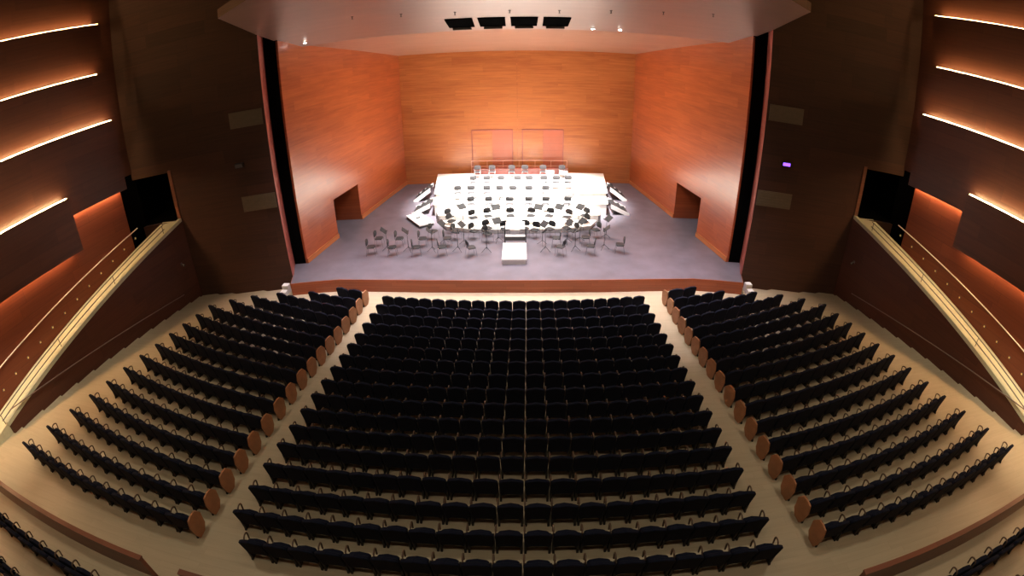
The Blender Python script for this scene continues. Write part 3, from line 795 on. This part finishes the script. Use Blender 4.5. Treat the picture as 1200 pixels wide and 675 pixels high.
# ------------------------------------------------------------------ canopy fittings
for k, x in enumerate((-2.3, -.93, .43, 1.8)):
    y0, y1 = 21.2, 22.6
    w0, w1 = .57, .56
    zc0, zc1 = can_z(y0), can_z(y1)
    e = empty('ceiling_light', (x, (y0 + y1) / 2, (zc0 + zc1) / 2))
    tag(e, 'black recessed light box under the canopy, %s' % ('leftmost of four', 'second from the left', 'third from the left', 'rightmost of four')[k], 'light box', 'black light boxes under the canopy')
    lx, ly, lz = e.location
    bm = BM(); d = .05
    hexa(bm, [(-w0, y0 - ly, zc0 - d - lz), (w0, y0 - ly, zc0 - d - lz), (w1, y1 - ly, zc1 - d - lz), (-w1, y1 - ly, zc1 - d - lz)], [(-w0, y0 - ly, zc0 - lz), (w0, y0 - ly, zc0 - lz), (w1, y1 - ly, zc1 - lz), (-w1, y1 - ly, zc1 - lz)])
    link('housing', bm, M['black'], e)
    bm = BM(); box(bm, -.40, .40, y1 - ly - .12, y1 - ly + .3, zc1 - lz - .16, zc1 - lz - .06); link('shade', bm, M['grey_metal'], e)
def on_canopy(x, y, d): return (x, y, can_z(y) - d)
for k, (x, y) in enumerate(((-9.8, 22.6), (3.52, 22.95), (4.75, 22.9))):
    e = empty('downlight', on_canopy(x, y, 0)); tag(e, 'tiny bright downlight on the canopy edge, %s' % ('far left above the black slot', 'just right of the light boxes', 'second to the right of the light boxes')[k], 'downlight', 'downlights on the canopy edge')
    bm = BM(); lathe(bm, [(.09, -.03), (.10, .02)], 12); link('ring', bm, M['grey_metal'], e)
    bm = BM(); lathe(bm, [(.075, -.05), (.07, -.03)], 12); link('lens', bm, M['lamp'], e)
for k, (x, y) in enumerate(((-6.3, 19.5), (-4.4, 19.9), (-2.3, 20.2), (-.15, 20.2), (1.8, 20.2), (3.8, 19.9), (5.8, 19.5), (7.7, 19.0))):
    e = empty('sprinkler', on_canopy(x, y, 0)); tag(e, 'tiny dark sprinkler head under the canopy, %s from the left' % ORD[k + 1], 'sprinkler', 'sprinkler heads under the canopy')
    bm = BM(); lathe(bm, [(.05, -.02), (.055, .0)], 10); link('plate', bm, M['grey_metal'], e)
    bm = BM(); lathe(bm, [(.05, -.12), (.015, -.1), (.015, -.02)], 8); link('head', bm, M['grey_metal'], e)

# ------------------------------------------------------------------ lights
def area(name, loc, sx, sy, power, col, rot=(0, 0, 0), spread=180):
    l = bpy.data.lights.new(name, 'AREA'); l.shape = 'RECTANGLE'; l.size = sx; l.size_y = sy; l.energy = power; l.color = col; l.spread = math.radians(spread)
    o = bpy.data.objects.new(name, l); COL.objects.link(o); o.location = loc; o.rotation_euler = rot
    return o
def spot(name, loc, target, power, col, angle=60, blend=.6, r=.15):
    l = bpy.data.lights.new(name, 'SPOT'); l.energy = power; l.color = col; l.spot_size = math.radians(angle); l.spot_blend = blend; l.shadow_soft_size = r
    o = bpy.data.objects.new(name, l); COL.objects.link(o); o.location = loc
    o.rotation_euler = (Vector(target) - Vector(loc)).to_track_quat('-Z', 'Y').to_euler()
    return o
NEU = (1.0, .92, .87)
area('stage_light', (0, 30.2, 10.55), 8, 2.2, 450, NEU, (0, 0, 0), 110)
area('stage_light', (0, 27.0, 10.85), 9, 2.0, 600, NEU, (0, 0, 0), 110)
area('stage_light', (0, 24.2, 11.1), 9, 1.2, 1000, NEU, (0, 0, 0), 120)
for x in (-3, 0, 3):
    spot('stage_spot', (x, 27.0, 10.8), (x * .9, 29.6, 1.3), 46000, NEU, 54, .85)
for x in (-7, 0, 7): area('front_floor_fill', (x, 19.2, 11.95), 3.5, .3, 280, (1.0, .86, .90), (0, 0, 0), 60)  # added fill brightening the floor before the stage, no fixtures here
WARM = (1.0, .88, .68)
for x in (-16, 16):
    spot('hall_light', (x * .8, 3.0, 16.6), (x * 1.17, 5.8, 1.2), 6300, WARM, 34, .95)
    spot('hall_light', (x * .82, 9.0, 16.8), (x * 1.12, 11.5, 2.8), 1700, (1.0, .88, .66), 34, .9)  # added spot to brighten the stairs, no such ceiling lamp known
for x in (-10, 0, 10):
    for y in (2.0, 8.0):
        area('hall_light', (x, y, 17.0), 1.2, 1.2, 160 if x else 85, (1.0, .86, .65), (0, 0, 0), 140)

w = bpy.data.worlds.new('World'); scene.world = w; w.use_nodes = True
w.node_tree.nodes['Background'].inputs['Color'].default_value = (1, .7, .5, 1); w.node_tree.nodes['Background'].inputs['Strength'].default_value = 0.0

# ------------------------------------------------------------------ camera: wide action-camera lens, equidistant mapping
cam = bpy.data.cameras.new('Camera'); co = bpy.data.objects.new('Camera', cam); COL.objects.link(co); scene.camera = co
F = 577.0; TH = math.radians(27.8); YAW = math.radians(1.31); ROLL = math.radians(-.738)
f = Vector((-math.sin(YAW) * math.cos(TH), math.cos(YAW) * math.cos(TH), -math.sin(TH)))
r = Vector((math.cos(YAW), math.sin(YAW), 0)); u = r.cross(f)
r2 = r * math.cos(ROLL) + u * math.sin(ROLL); u2 = -r * math.sin(ROLL) + u * math.cos(ROLL)
R = Matrix((r2, u2, -f)).transposed()
co.matrix_world = Matrix.Translation(CAMP) @ R.to_4x4()
cam.type = 'PANO'; cam.sensor_fit = 'HORIZONTAL'; cam.sensor_width = 36.0
cam.clip_end = 200
for tgt in (cam, getattr(cam, 'cycles', None)):
    if tgt is None: continue
    try:
        tgt.panorama_type = 'FISHEYE_LENS_POLYNOMIAL'
        mm = 36.0 / 1200.0
        tgt.fisheye_fov = math.radians(180)
        tgt.fisheye_polynomial_k0 = 0.0; tgt.fisheye_polynomial_k1 = -1.0 / (F * mm)
        tgt.fisheye_polynomial_k2 = 0.0; tgt.fisheye_polynomial_k3 = 0.0; tgt.fisheye_polynomial_k4 = 0.0
        break
    except Exception: pass

scene.cycles.use_denoising = True
try: scene.cycles.denoiser = 'OPENIMAGEDENOISE'
except Exception: pass
scene.cycles.max_bounces = 8; scene.cycles.diffuse_bounces = 5; scene.cycles.sample_clamp_indirect = 6
vs = scene.view_settings
vs.view_transform = 'Standard'; vs.look = 'None'; vs.gamma = 1.0; vs.use_curve_mapping = False; vs.exposure = 0.0
